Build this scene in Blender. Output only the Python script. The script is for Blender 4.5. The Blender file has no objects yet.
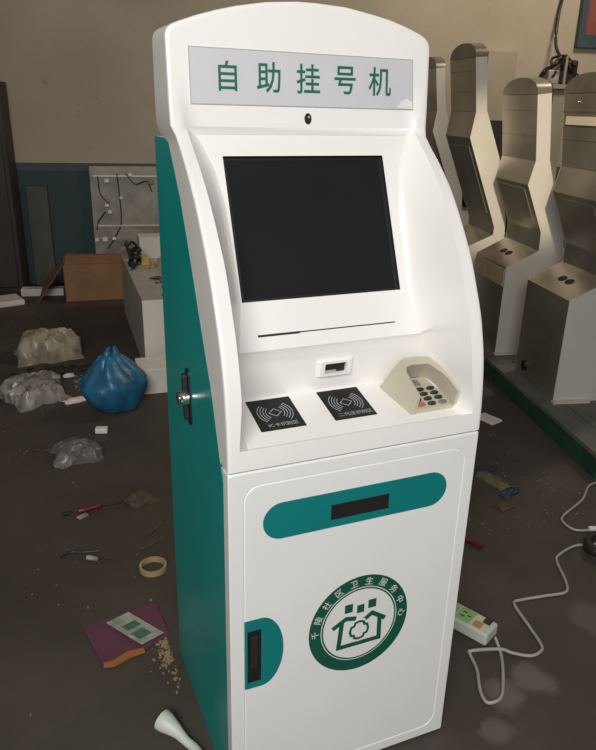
import bpy, bmesh, math, random
from mathutils import Vector, Matrix, noise
random.seed(7)
S = bpy.context.scene
COL = S.collection
PI = math.pi

# ------------------------------------------------------------------ materials
def mat(name, col, rough=0.5, metal=0.0, var=0.0, scale=8.0, bump=0.0, col2=None, spec=0.5, alpha=1.0,
        trans=0.0, coat=0.0, detail=4.0):
    m = bpy.data.materials.new(name); m.use_nodes = True
    nt = m.node_tree; b = nt.nodes['Principled BSDF']
    c = (col[0], col[1], col[2], 1)
    b.inputs['Base Color'].default_value = c
    b.inputs['Roughness'].default_value = rough
    b.inputs['Metallic'].default_value = metal
    b.inputs['Specular IOR Level'].default_value = spec
    b.inputs['Alpha'].default_value = alpha
    b.inputs['Transmission Weight'].default_value = trans
    b.inputs['Coat Weight'].default_value = coat
    if var > 0 or bump > 0 or col2:
        tc = nt.nodes.new('ShaderNodeTexCoord')
        nz = nt.nodes.new('ShaderNodeTexNoise')
        nz.inputs['Scale'].default_value = scale; nz.inputs['Detail'].default_value = detail
        nt.links.new(tc.outputs['Object'], nz.inputs['Vector'])
        cr = nt.nodes.new('ShaderNodeValToRGB')
        cr.color_ramp.elements[0].position = 0.3; cr.color_ramp.elements[1].position = 0.7
        if col2: lo, hi = c, (*col2, 1)
        else:
            lo = tuple(x * (1 - var) for x in col) + (1,); hi = tuple(min(1, x * (1 + var)) for x in col) + (1,)
        cr.color_ramp.elements[0].color = lo; cr.color_ramp.elements[1].color = hi
        nt.links.new(nz.outputs['Fac'], cr.inputs['Fac'])
        nt.links.new(cr.outputs['Color'], b.inputs['Base Color'])
        if bump > 0:
            bp = nt.nodes.new('ShaderNodeBump'); bp.inputs['Strength'].default_value = bump
            bp.inputs['Distance'].default_value = 0.01
            nt.links.new(nz.outputs['Fac'], bp.inputs['Height']); nt.links.new(bp.outputs['Normal'], b.inputs['Normal'])
    return m

M = {}
M['white'] = mat('white_lacquer', (0.86, 0.84, 0.81), 0.28, var=0.015, scale=5, coat=0.15)
M['white_door'] = mat('white_door_lacquer', (0.80, 0.795, 0.78), 0.32, var=0.02, scale=4, coat=0.1)
M['teal'] = mat('teal_lacquer', (0.002, 0.27, 0.25), 0.34, var=0.06, scale=3)
M['teal_inset'] = mat('teal_inset', (0.004, 0.19, 0.185), 0.35, var=0.04, scale=6)
M['black'] = mat('black_plastic', (0.012, 0.012, 0.013), 0.4, var=0.2, scale=20)
M['glass'] = mat('screen_glass', (0.016, 0.016, 0.017), 0.12, spec=0.4, var=0.1, scale=3)
M['dark'] = mat('dark_slot', (0.01, 0.009, 0.009), 0.6)
M['sign'] = mat('sign_acrylic', (0.60, 0.59, 0.61), 0.25, var=0.03, scale=7)
M['film'] = mat('peeling_film', (0.78, 0.78, 0.78), 0.15, var=0.05, scale=30)
M['signgreen'] = mat('sign_green', (0.006, 0.13, 0.075), 0.5, var=0.05)
M['logogreen'] = mat('emblem_green', (0.004, 0.085, 0.05), 0.5, var=0.06, scale=30)
M['logowhite'] = mat('emblem_white', (0.74, 0.74, 0.72), 0.5)
M['printwhite'] = mat('print_grey', (0.42, 0.44, 0.44), 0.5)
M['reader'] = mat('reader_black', (0.008, 0.009, 0.0095), 0.5, spec=.25, var=0.2, scale=30)
M['beige'] = mat('keypad_beige', (0.50, 0.46, 0.36), 0.5, var=0.04, scale=10)
M['keydark'] = mat('key_dark', (0.02, 0.02, 0.018), 0.4, var=0.1)
M['keyred'] = mat('key_red', (0.45, 0.12, 0.10), 0.4, var=0.1)
M['keygreen'] = mat('key_green', (0.12, 0.20, 0.13), 0.4, var=0.1)
M['lcd'] = mat('lcd_grey', (0.22, 0.22, 0.21), 0.2, var=0.05)
M['chrome'] = mat('chrome', (0.82, 0.82, 0.82), 0.12, metal=1.0, var=0.03)
M['steel'] = mat('bare_steel', (0.36, 0.325, 0.27), 0.30, metal=0.7, var=0.22, scale=3.5, bump=0.02)
M['steel_side'] = mat('galvanised_sheet', (0.58, 0.55, 0.49), 0.42, metal=0.25, var=0.07, scale=3)
M['steel_lid'] = mat('dull_steel', (0.22, 0.20, 0.17), 0.35, metal=0.6, var=0.25, scale=5)
M['slot_light'] = mat('slot_light_tone', (0.62, 0.55, 0.42), 0.4, var=0.05)  # pale tone standing for light through the slot
M['board'] = mat('sun_patch_cream', (0.42, 0.33, 0.21), 0.7, var=0.15, scale=12)  # cream tone that carries the sun patch
M['pallet'] = mat('pallet_deck', (0.10, 0.105, 0.085), 0.7, var=0.3, scale=5, bump=0.1)
M['palletgreen'] = mat('pallet_green', (0.008, 0.05, 0.03), 0.65, var=0.4, scale=9, bump=0.1)
M['card'] = mat('cardboard', (0.24, 0.125, 0.058), 0.8, var=0.15, scale=6, bump=0.05)
M['cardin'] = mat('cardboard_inside', (0.21, 0.10, 0.045), 0.85, var=0.15, scale=6)
M['foam'] = mat('white_foam', (0.60, 0.56, 0.50), 0.75, var=0.06, scale=12)
M['foamwhite'] = mat('white_sheet', (0.74, 0.69, 0.63), 0.6, var=0.05, scale=9)
M['crate'] = mat('grey_white_crate', (0.42, 0.395, 0.35), 0.65, var=0.12, scale=6)
M['film_beige'] = mat('beige_film', (0.27, 0.24, 0.175), 0.35, var=0.35, scale=9, bump=0.15)
M['film_silver'] = mat('silver_film', (0.24, 0.225, 0.20), 0.3, var=0.55, scale=14, bump=0.2)
M['film_grey'] = mat('grey_film', (0.13, 0.125, 0.115), 0.35, var=0.4, scale=16, bump=0.2)
M['bluebag'] = mat('blue_plastic', (0.016, 0.115, 0.215), 0.38, var=0.35, scale=11, bump=0.9, detail=2.5)
M['brownrag'] = mat('olive_brown', (0.075, 0.055, 0.030), 0.8, var=0.3, scale=20)
M['red'] = mat('dull_red', (0.13, 0.014, 0.016), 0.4, var=0.1)
M['bright_red'] = mat('red_plastic', (0.42, 0.03, 0.035), 0.4, var=0.1)
M['tape'] = mat('tape_yellow', (0.33, 0.26, 0.13), 0.45, var=0.08, scale=30)
M['purple'] = mat('purple_card', (0.115, 0.040, 0.070), 0.6, var=0.1, scale=8)
M['orange'] = mat('orange_edge', (0.32, 0.13, 0.03), 0.7, var=0.1)
M['paper'] = mat('paper_print', (0.40, 0.40, 0.36), 0.6, col2=(0.16, 0.22, 0.16), scale=30)
M['papergreen'] = mat('paper_green', (0.06, 0.14, 0.10), 0.6, var=0.3, scale=60)
M['chip'] = mat('sawdust', (0.26, 0.19, 0.11), 0.8, var=0.3, scale=40)
M['whitecap'] = mat('white_tube', (0.58, 0.60, 0.55), 0.45, var=0.06)
M['strip_white'] = mat('strip_white', (0.55, 0.55, 0.48), 0.45, var=0.05)
M['strip_green'] = mat('strip_green', (0.26, 0.45, 0.16), 0.45, var=0.05)
M['switch'] = mat('switch_orange', (0.50, 0.22, 0.06), 0.35, var=0.05)
M['cable'] = mat('cable_white', (0.36, 0.34, 0.29), 0.5, var=0.1, scale=20)
M['cable_dark'] = mat('cable_dark', (0.02, 0.018, 0.015), 0.5, var=0.1)
M['pack_blue'] = mat('pack_blue', (0.03, 0.045, 0.085), 0.4, var=0.3, scale=20)
M['pack_green'] = mat('pack_green', (0.11, 0.11, 0.055), 0.5, var=0.3, scale=25)
M['darkwood'] = mat('dark_wood', (0.030, 0.020, 0.017), 0.6, var=0.3, scale=5)
M['pipe'] = mat('pale_green_pipe', (0.075, 0.085, 0.06), 0.6, col2=(0.035, 0.04, 0.035), scale=3)
M['cupboard'] = mat('beige_metal', (0.32, 0.27, 0.20), 0.55, var=0.06, scale=3)
M['post'] = mat('post_beige', (0.27, 0.235, 0.165), 0.6, var=0.08, scale=5)
M['plate'] = mat('panel_steel', (0.27, 0.25, 0.21), 0.5, metal=0.25, var=0.25, scale=8, bump=0.05)
M['winframe'] = mat('window_blue', (0.035, 0.055, 0.07), 0.5, var=0.15, scale=5)
M['winred'] = mat('window_redbrown', (0.20, 0.055, 0.04), 0.5, var=0.15, scale=4)
M['yellow'] = mat('yellow_box', (0.55, 0.40, 0.08), 0.5, var=0.1)

def wall_mat():
    m = bpy.data.materials.new('painted_wall'); m.use_nodes = True
    nt = m.node_tree; b = nt.nodes['Principled BSDF']; N = nt.nodes.new; L = nt.links.new
    tc = N('ShaderNodeTexCoord'); sp = N('ShaderNodeSeparateXYZ'); L(tc.outputs['Object'], sp.inputs[0])
    n1 = N('ShaderNodeTexNoise'); n1.inputs['Scale'].default_value = 1.3; n1.inputs['Detail'].default_value = 6
    L(tc.outputs['Object'], n1.inputs['Vector'])
    c1 = N('ShaderNodeValToRGB'); c1.color_ramp.elements[0].position = .3; c1.color_ramp.elements[1].position = .72
    c1.color_ramp.elements[0].color = (0.33, 0.28, 0.205, 1); c1.color_ramp.elements[1].color = (0.41, 0.35, 0.27, 1)
    L(n1.outputs['Fac'], c1.inputs['Fac'])
    n2 = N('ShaderNodeTexNoise'); n2.inputs['Scale'].default_value = 14; n2.inputs['Detail'].default_value = 5
    L(tc.outputs['Object'], n2.inputs['Vector'])
    c2 = N('ShaderNodeValToRGB'); c2.color_ramp.elements[0].position = .24; c2.color_ramp.elements[1].position = .36
    c2.color_ramp.elements[0].color = (0.5, 0.45, 0.4, 1); c2.color_ramp.elements[1].color = (1, 1, 1, 1)
    L(n2.outputs['Fac'], c2.inputs['Fac'])
    mu = N('ShaderNodeMix'); mu.data_type = 'RGBA'; mu.blend_type = 'MULTIPLY'; mu.inputs[0].default_value = 0.35
    L(c1.outputs['Color'], mu.inputs[6]); L(c2.outputs['Color'], mu.inputs[7])
    # dado: dark blue green below, a lighter blue stripe on top of it
    g1 = N('ShaderNodeMath'); g1.operation = 'LESS_THAN'; g1.inputs[1].default_value = 0.975; L(sp.outputs['Z'], g1.inputs[0])
    g2 = N('ShaderNodeMath'); g2.operation = 'LESS_THAN'; g2.inputs[1].default_value = 0.915; L(sp.outputs['Z'], g2.inputs[0])
    m1 = N('ShaderNodeMix'); m1.data_type = 'RGBA'; L(g1.outputs[0], m1.inputs[0]); L(mu.outputs[2], m1.inputs[6])
    m1.inputs[7].default_value = (0.055, 0.075, 0.09, 1)
    m2 = N('ShaderNodeMix'); m2.data_type = 'RGBA'; L(g2.outputs[0], m2.inputs[0]); L(m1.outputs[2], m2.inputs[6])
    c3 = N('ShaderNodeValToRGB'); c3.color_ramp.elements[0].color = (0.020, 0.045, 0.05, 1); c3.color_ramp.elements[1].color = (0.035, 0.065, 0.068, 1)
    L(n1.outputs['Fac'], c3.inputs['Fac']); L(c3.outputs['Color'], m2.inputs[7])
    L(m2.outputs[2], b.inputs['Base Color']); b.inputs['Roughness'].default_value = 0.75
    return m
M['wall'] = wall_mat()

def floor_mat():
    m = bpy.data.materials.new('dirty_concrete'); m.use_nodes = True
    nt = m.node_tree; b = nt.nodes['Principled BSDF']; N = nt.nodes.new; L = nt.links.new
    tc = N('ShaderNodeTexCoord')
    n1 = N('ShaderNodeTexNoise'); n1.inputs['Scale'].default_value = 1.6; n1.inputs['Detail'].default_value = 8; n1.inputs['Roughness'].default_value = 0.65
    L(tc.outputs['Object'], n1.inputs['Vector'])
    c1 = N('ShaderNodeValToRGB'); c1.color_ramp.elements[0].position = .32; c1.color_ramp.elements[1].position = .70
    c1.color_ramp.elements[0].color = (0.050, 0.041, 0.033, 1); c1.color_ramp.elements[1].color = (0.082, 0.069, 0.058, 1)
    L(n1.outputs['Fac'], c1.inputs['Fac'])
    # pale specks of dust
    n2 = N('ShaderNodeTexNoise'); n2.inputs['Scale'].default_value = 38; n2.inputs['Detail'].default_value = 3
    L(tc.outputs['Object'], n2.inputs['Vector'])
    c2 = N('ShaderNodeValToRGB'); c2.color_ramp.elements[0].position = .72; c2.color_ramp.elements[1].position = .80
    c2.color_ramp.elements[0].color = (0, 0, 0, 1); c2.color_ramp.elements[1].color = (.35, .35, .35, 1)
    L(n2.outputs['Fac'], c2.inputs['Fac'])
    mx = N('ShaderNodeMix'); mx.data_type = 'RGBA'; L(c2.outputs['Color'], mx.inputs[0]); L(c1.outputs['Color'], mx.inputs[6])
    mx.inputs[7].default_value = (0.16, 0.14, 0.115, 1)
    last = mx.outputs[2]
    n3 = N('ShaderNodeTexNoise'); n3.inputs['Scale'].default_value = 9; n3.inputs['Detail'].default_value = 5
    L(tc.outputs['Object'], n3.inputs['Vector'])
    # dried splashes of plaster on the floor
    for (x, y, r, k) in ((0.49, 0.03, 0.085, .8), (0.60, 0.05, 0.085, .75), (0.40, -0.06, 0.06, .6), (0.94, 0.16, 0.14, .45)):
        vm = N('ShaderNodeVectorMath'); vm.operation = 'DISTANCE'; vm.inputs[1].default_value = (x, y, 0)
        L(tc.outputs['Object'], vm.inputs[0])
        mr = N('ShaderNodeMapRange'); mr.inputs['From Min'].default_value = r * 1.5; mr.inputs['From Max'].default_value = 0
        mr.inputs['To Min'].default_value = -0.5; mr.inputs['To Max'].default_value = 0.55
        L(vm.outputs['Value'], mr.inputs['Value'])
        ad = N('ShaderNodeMath'); ad.operation = 'ADD'; L(mr.outputs[0], ad.inputs[0]); L(n3.outputs['Fac'], ad.inputs[1])
        cr = N('ShaderNodeValToRGB'); cr.color_ramp.elements[0].position = .52; cr.color_ramp.elements[1].position = .78
        cr.color_ramp.elements[0].color = (0, 0, 0, 1); cr.color_ramp.elements[1].color = (k, k, k, 1)
        L(ad.outputs[0], cr.inputs['Fac'])
        m2 = N('ShaderNodeMix'); m2.data_type = 'RGBA'; L(cr.outputs['Color'], m2.inputs[0]); L(last, m2.inputs[6])
        m2.inputs[7].default_value = (0.16, 0.14, 0.12, 1); last = m2.outputs[2]
    L(last, b.inputs['Base Color']); b.inputs['Roughness'].default_value = 0.62
    b.inputs['Specular IOR Level'].default_value = 0.3
    bp = N('ShaderNodeBump'); bp.inputs['Strength'].default_value = 0.12; bp.inputs['Distance'].default_value = .01
    L(n3.outputs['Fac'], bp.inputs['Height']); L(bp.outputs['Normal'], b.inputs['Normal'])
    return m
M['floor'] = floor_mat()
M['ceiling'] = mat('ceiling_plaster', (0.30, 0.28, 0.24), 0.8, var=0.1, scale=2)

# ------------------------------------------------------------------ mesh helpers
class MB:
    def __init__(s): s.v = []; s.f = []
    def add(s, vs, fs):
        o = len(s.v); s.v += [Vector(p) for p in vs]; s.f += [[i + o for i in f] for f in fs]; return s
    def box(s, a, b, rz=0.0, piv=None):
        x0, y0, z0 = a; x1, y1, z1 = b
        vs = [Vector(p) for p in ((x0,y0,z0),(x1,y0,z0),(x1,y1,z0),(x0,y1,z0),(x0,y0,z1),(x1,y0,z1),(x1,y1,z1),(x0,y1,z1))]
        if rz:
            pv = Vector(piv or ((x0+x1)/2, (y0+y1)/2, 0)); R = Matrix.Rotation(rz, 3, 'Z'); vs = [R @ (p - pv) + pv for p in vs]
        return s.add(vs, [(3,2,1,0),(4,5,6,7),(0,1,5,4),(1,2,6,5),(2,3,7,6),(3,0,4,7)])
    def loft(s, loops, closed=True, cap0=False, cap1=False, flip=False):
        n = len(loops[0]); o = len(s.v)
        for lp in loops: s.v += [Vector(p) for p in lp]
        for i in range(len(loops) - 1):
            for j in range(n if closed else n - 1):
                k = (j + 1) % n
                f = [o+i*n+j, o+i*n+k, o+(i+1)*n+k, o+(i+1)*n+j]
                s.f.append(f[::-1] if flip else f)
        if cap0: s.f.append([o + j for j in range(n)][::1 if flip else -1])
        if cap1: s.f.append([o + (len(loops)-1)*n + j for j in range(n)][::-1 if flip else 1])
        return s
    def prism(s, pts, vec):           # pts: 3d polygon, swept along vec
        v = Vector(vec); return s.loft([[Vector(p) for p in pts], [Vector(p) + v for p in pts]], True, True, True)
    def tube(s, path, r, n=8):
        P = [Vector(p) for p in path]; loops = []
        for i, p in enumerate(P):
            t = (P[min(i+1, len(P)-1)] - P[max(i-1, 0)]).normalized()
            up = Vector((0,0,1)) if abs(t.z) < .95 else Vector((1,0,0))
            a = t.cross(up).normalized(); b = a.cross(t)
            rr = r[i] if isinstance(r, (list, tuple)) else r
            loops.append([p + (a*math.cos(q*2*PI/n) + b*math.sin(q*2*PI/n))*rr for q in range(n)])
        return s.loft(loops, True, True, True)
    def build(s, name, m, parent=None, smooth=None, bevel=0.0, seg=2):
        me = bpy.data.meshes.new(name); me.from_pydata([tuple(p) for p in s.v], [], s.f)
        bm = bmesh.new(); bm.from_mesh(me); bmesh.ops.remove_doubles(bm, verts=bm.verts, dist=1e-6)
        bmesh.ops.recalc_face_normals(bm, faces=bm.faces); bm.to_mesh(me); bm.free()
        if isinstance(m, str): m = M[m]
        me.materials.append(m)
        if smooth is not None:
            for p in me.polygons: p.use_smooth = True
            me.set_sharp_from_angle(angle=math.radians(smooth))
        o = bpy.data.objects.new(name, me); COL.objects.link(o)
        if parent:
            o.parent = parent; o.matrix_parent_inverse = world(parent).inverted()
        if bevel:
            b = o.modifiers.new('bevel', 'BEVEL'); b.width = bevel; b.segments = seg; b.limit_method = 'ANGLE'
        return o

def world(o):
    m = o.matrix_basis.copy()
    return m if not o.parent else world(o.parent) @ o.matrix_parent_inverse @ m

def tag(o, label=None, cat=None, group=None, kind=None):
    if label: o['label'] = label
    if cat: o['category'] = cat
    if group: o['group'] = group
    if kind: o['kind'] = kind
    return o
def thing(name, loc, label, cat, group=None, rz=0):
    o = bpy.data.objects.new(name, None); COL.objects.link(o); o.empty_display_size = .1
    o.location = loc; o.rotation_euler = (0, 0, rz)
    return tag(o, label, cat, group)

def smooth_path(pts, n=6):
    P = [Vector(p) for p in pts]; out = []
    for i in range(len(P) - 1):
        p0, p1, p2, p3 = P[max(i-1,0)], P[i], P[i+1], P[min(i+2, len(P)-1)]
        for k in range(n):
            t = k / n
            out.append(.5*((2*p1) + (p2-p0)*t + (2*p0-5*p1+4*p2-p3)*t*t + (3*p1-p0-3*p2+p3)*t**3))
    out.append(P[-1]); return out

def rrect(x0, z0, x1, z1, r, n=6):       # rounded rectangle, counter-clockwise, 2d
    out = []
    for cx, cz, a in ((x1-r, z0+r, -90), (x1-r, z1-r, 0), (x0+r, z1-r, 90), (x0+r, z0+r, 180)):
        for k in range(n + 1):
            t = math.radians(a + 90*k/n); out.append((cx + r*math.cos(t), cz + r*math.sin(t)))
    return out

class Frame:                              # a flat working plane: 2d (u,v) plus height w
    def __init__(s, o, ex, ey):
        s.o = Vector(o); s.x = Vector(ex).normalized(); s.y = Vector(ey).normalized(); s.n = s.x.cross(s.y)
    def __call__(s, u, v, w=0.0): return s.o + s.x*u + s.y*v + s.n*w

def plate(mb, F, pts, w0, w1):            # thin plate from a 2d outline
    return mb.loft([[F(u, v, w0) for u, v in pts], [F(u, v, w1) for u, v in pts]], True, True, True)
def stroke(mb, F, pts, wd, w0, w1, closed=False):
    P = [Vector((p[0], p[1])) for p in pts]; n = len(P); L = []; R = []
    for i, p in enumerate(P):
        a = P[(i-1) % n] if closed else P[max(i-1, 0)]; b = P[(i+1) % n] if closed else P[min(i+1, n-1)]
        d1 = (p - a).normalized() if (p-a).length > 1e-9 else (b-p).normalized()
        d2 = (b - p).normalized() if (b-p).length > 1e-9 else d1
        t = (d1 + d2).normalized(); q = Vector((-t.y, t.x)); k = max(.5, q.dot(Vector((-d1.y, d1.x))))
        L.append(p + q*(wd/2/k)); R.append(p - q*(wd/2/k))
    idx = range(n if closed else n - 1)
    for i in idx:
        j = (i+1) % n
        plate(mb, F, [L[i], R[i], R[j], L[j]], w0, w1)
    return mb
def arc(cx, cy, r, a0, a1, n=20, ry=None):
    return [(cx + r*math.cos(math.radians(a0+(a1-a0)*k/n)), cy + (ry or r)*math.sin(math.radians(a0+(a1-a0)*k/n))) for k in range(n+1)]

def glyphs(body, size=1.0, width=1.0, bold=0.0):    # outline of lettering as flat 2d faces, centred on the origin
    c = bpy.data.curves.new('lettering_curve', 'FONT'); c.body = body; c.size = 1; c.resolution_u = 3; c.offset = bold
    o = bpy.data.objects.new('lettering_curve', c); COL.objects.link(o)
    dg = bpy.context.evaluated_depsgraph_get(); dg.update()
    me = bpy.data.meshes.new_from_object(o.evaluated_get(dg))
    vs = [Vector((v.co.x, v.co.y)) for v in me.vertices]; fs = [list(p.vertices) for p in me.polygons]
    bpy.data.objects.remove(o); bpy.data.curves.remove(c); bpy.data.meshes.remove(me)
    x0 = min(v.x for v in vs); x1 = max(v.x for v in vs); y0 = min(v.y for v in vs); y1 = max(v.y for v in vs)
    return [((v.x-(x0+x1)/2)*size*width, (v.y-(y0+y1)/2)*size) for v in vs], fs, (x1-x0)*size*width, (y1-y0)*size
def letter(mb, F, g, du, dv, w, rot=0.0):
    vs, fs = g[0], g[1]; c, s = math.cos(rot), math.sin(rot)
    mb.add([F(du + u*c - v*s, dv + u*s + v*c, w) for u, v in vs], fs)

def lerp_table(T, z):                     # T sorted by falling z: (z, value)
    if z >= T[0][0]: return T[0][1]
    for (a, va), (b, vb) in zip(T, T[1:]):
        if a >= z >= b: return va + (vb-va)*(a-z)/(a-b)
    return T[-1][1]

# ------------------------------------------------------------------ the room
DW = Vector((0.2, 0.98, 0)).normalized(); AW = Vector((DW.y, -DW.x, 0))
def RW(l, n, z): return AW*l + DW*n + Vector((0, 0, z))
RZ = math.atan2(AW.y, AW.x)
def room_box(name, l0, n0, z0, l1, n1, z1, m, kind='structure', parent=None, bevel=0):
    mb = MB(); pts = [RW(l, n, z) for z in (z0, z1) for l, n in ((l0,n0),(l1,n0),(l1,n1),(l0,n1))]
    mb.add(pts, [(3,2,1,0),(4,5,6,7),(0,1,5,4),(1,2,6,5),(2,3,7,6),(3,0,4,7)])
    o = mb.build(name, m, parent, bevel=bevel)
    if kind: o['kind'] = kind
    return o
NB = 4.885
room_box('floor', -3.4, -5.5, -0.08, 6.8, 5.1, 0.0, 'floor')
room_box('wall_back', -3.4, NB, 0.0, 6.8, NB + .2, 4.2, 'wall')
room_box('wall_left', -3.4, -5.5, 0.0, -3.2, NB, 4.2, 'wall')
room_box('wall_right', 6.6, -5.5, 0.0, 6.8, NB, 4.2, 'wall')
room_box('ceiling', -3.4, -5.5, 4.2, 6.8, 5.1, 4.3, 'ceiling')
# high window at the right of the back wall: blue frame round a red-brown boarded pane
wf = MB()
def rb(mb, l0, n0, z0, l1, n1, z1):
    pts = [RW(l, n, z) for z in (z0, z1) for l, n in ((l0,n0),(l1,n0),(l1,n1),(l0,n1))]
    mb.add(pts, [(3,2,1,0),(4,5,6,7),(0,1,5,4),(1,2,6,5),(2,3,7,6),(3,0,4,7)])
rb(wf, 3.20, NB-.05, 1.96, 4.60, NB-.001, 2.06); rb(wf, 3.20, NB-.05, 2.06, 3.26, NB-.001, 3.1)
rb(wf, 4.50, NB-.05, 2.06, 4.60, NB-.001, 3.1); rb(wf, 3.20, NB-.05, 3.1, 4.60, NB-.001, 3.2)
w1 = wf.build('window_1', 'winframe'); w1['kind'] = 'structure'
wp = MB(); rb(wp, 3.26, NB-.02, 2.06, 4.50, NB-.003, 3.1); wp.build('pane', 'winred', w1)

# ------------------------------------------------------------------ the kiosk
H = 0.27
kiosk = thing('self_service_kiosk', (0, 0.25, 0), 'white and teal self service kiosk with black screen, standing alone in front', 'kiosk')
CUR = [(1.395, .310), (1.375, .288), (1.335, .233), (1.281, .176), (1.205, .117), (1.15, .081), (1.124, .069), (1.067, .040),
       (1.032, .028), (.980, .013), (.93, .006), (.89, .002), (.86, 0.0), (.826, 0.0)]
CURS = sorted(CUR, reverse=True)
def fy(z):                                # front surface of the housing, y at height z
    if z > 1.395: return .310 + (z - 1.395)*.075
    return lerp_table(CURS, z)
# smooth the table once
_zs = [1.395 - k*(1.395-.826)/60 for k in range(61)]
_ys = [fy(z) for z in _zs]
for _ in range(6):
    _ys = [_ys[0]] + [(_ys[i-1] + 2*_ys[i] + _ys[i+1])/4 for i in range(1, 60)] + [_ys[-1]]
CURS = list(zip(_zs, _ys))
def teal_y(z):                            # line where the side of the housing meets the teal panel
    return lerp_table([(1.374, .372), (1.268, .284), (1.148, .212), (1.047, .156), (.949, .098), (.817, .045)], z)

ZB, ZT, ZO = .826, 1.399, .866            # bottom of housing, bottom of head, bottom of the opening
XO = .247
def xo(z): return .240 + .007*max(0, min(1, (z - 1.18)/.21)) + .007*max(0, min(1, (.95 - z)/.07))
ARCH = [(-.27,1.545), (-.2695,1.556), (-.266,1.565), (-.258,1.572), (-.245,1.5775), (-.213,1.589), (-.176,1.600), (-.137,1.6095), (-.08,1.6195), (-.02,1.6245),
        (.02,1.6245), (.08,1.6215), (.137,1.6125), (.176,1.605), (.213,1.5945), (.245,1.583), (.258,1.5765), (.266,1.568), (.2695,1.559), (.27,1.549)]
def outline():
    pts = []
    n = 34
    for k in range(n + 1): pts.append((H, ZB + (1.40 - ZB)*k/n))
    for z in (1.44, 1.50): pts.append((H, z))
    pts += [(x, z) for x, z in reversed(ARCH)]
    for z in (1.50, 1.44): pts.append((-H, z))
    for k in range(n + 1): pts.append((-H, 1.40 - (1.40 - ZB)*k/n))
    return pts
def wide(z):
    t = max(0, min(1, (z - 1.376)/.03)); return 1 + .030*t*t*(3 - 2*t)
OUT = [(x*wide(z), z) for x, z in outline()]
cx_, cz_ = 0, 1.2
def inset(pts, d):
    res = []
    n = len(pts)
    for i, p in enumerate(pts):
        a = Vector(pts[i-1]) if i else Vector(pts[0]); b = Vector(pts[i+1]) if i < n-1 else Vector(pts[-1])
        t = (b - a).normalized(); q = Vector((-t.y, t.x))
        res.append((p[0] + q.x*d, p[1] + q.y*d))
    return res
def back_y(z): return teal_y(z) if z < 1.374 else min(.436, .372 + (z-1.374)*60)
sh = MB()
i1, i2 = inset(OUT, .0014), inset(OUT, .005)
ringb = [(x, back_y(z), z) for x, z in OUT]
ring0 = [(x, fy(z) + .005, z) for x, z in OUT]
ring1 = [(x, fy(z) + .0014, z) for x, z in i1]
ring2 = [(x, fy(z), z) for x, z in i2]
rings = [(x, min(fy(z) + .008, back_y(z)), z) for x, z in OUT]
i3 = inset(OUT, .009)
ring3 = [(x, fy(z), z) for x, z in i3]
sh.loft([ringb, rings, ring0, ring1, ring2, ring3], closed=False)
# head face between the inset arch and the top of the opening
right_col = ring3[:35]; left_col = ring3[-35:]
head_pts = ring3[34:-34]                  # from right z=1.40 over the arch to left z=1.40
rows = []
for (x, y, z) in head_pts:
    rows.append([(max(-XO, min(XO, x)), fy(ZT), ZT), (x*.985, fy((z+ZT)/2), (z+ZT)/2) if z > 1.41 else (x*.97, fy(ZT), ZT), (x, y, z)])
for a, b in zip(rows, rows[1:]):
    o = len(sh.v); sh.v += [Vector(p) for p in a + b]
    sh.f += [[o, o+1, o+4, o+3], [o+1, o+2, o+5, o+4]]
# flanges beside the opening and the band under it
def opening_z(k): return ZO + (ZT - ZO)*k/34
for sgn, colm in ((1, right_col), (-1, left_col[::-1])):
    inner = []
    for (x, y, z) in colm:
        zz = max(ZO, min(ZT, z)); inner.append((sgn*xo(zz), fy(zz), zz))
    sh.loft([colm, inner], closed=False)
sh.add([ring3[-1], ring3[0], (XO, fy(ZO), ZO), (-XO, fy(ZO), ZO)], [(0, 1, 2, 3)])
# the recess: inner profile paired with heights on the opening's edge
PROF = [(fy(ZT), ZT, XO, ZT), (.314, 1.384, .228, 1.388), (.285, 1.32, .200, 1.325), (.258, 1.257, .189, 1.262), (.184, 1.087, .1845, 1.115), (.1445, .997, .200, 1.038),
        (.148, .990, .205, 1.030), (.163, .890, .212, .940), (.018, .8585, .226, .872), (fy(ZO), ZO, XO, ZO)]
LI, LO = [], []
for k, ((y0, z0, x0, o0), (y1, z1, x1, o1)) in enumerate(zip(PROF, PROF[1:])):
    n = 1 if abs(z0-z1) + abs(y0-y1) < .03 else 8
    for q in range(n):
        t = q/n; LI.append((x0+(x1-x0)*t, y0+(y1-y0)*t, z0+(z1-z0)*t)); zo = o0+(o1-o0)*t; LO.append((xo(zo), fy(zo), zo))
LI.append((XO, fy(ZO), ZO)); LO.append((XO, fy(ZO), ZO))
for sgn in (1, -1):
    rows = []
    for q in range(8):
        p = q/7; dpt = 1 - (1 - p)**1.8
        rows.append([(sgn*(a[0] + (b[0]-a[0])*p), a[1] + (b[1]-a[1])*dpt, a[2] + (b[2]-a[2])*p) for a, b in zip(LO, LI)])
    sh.loft(rows, closed=False)
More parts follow.
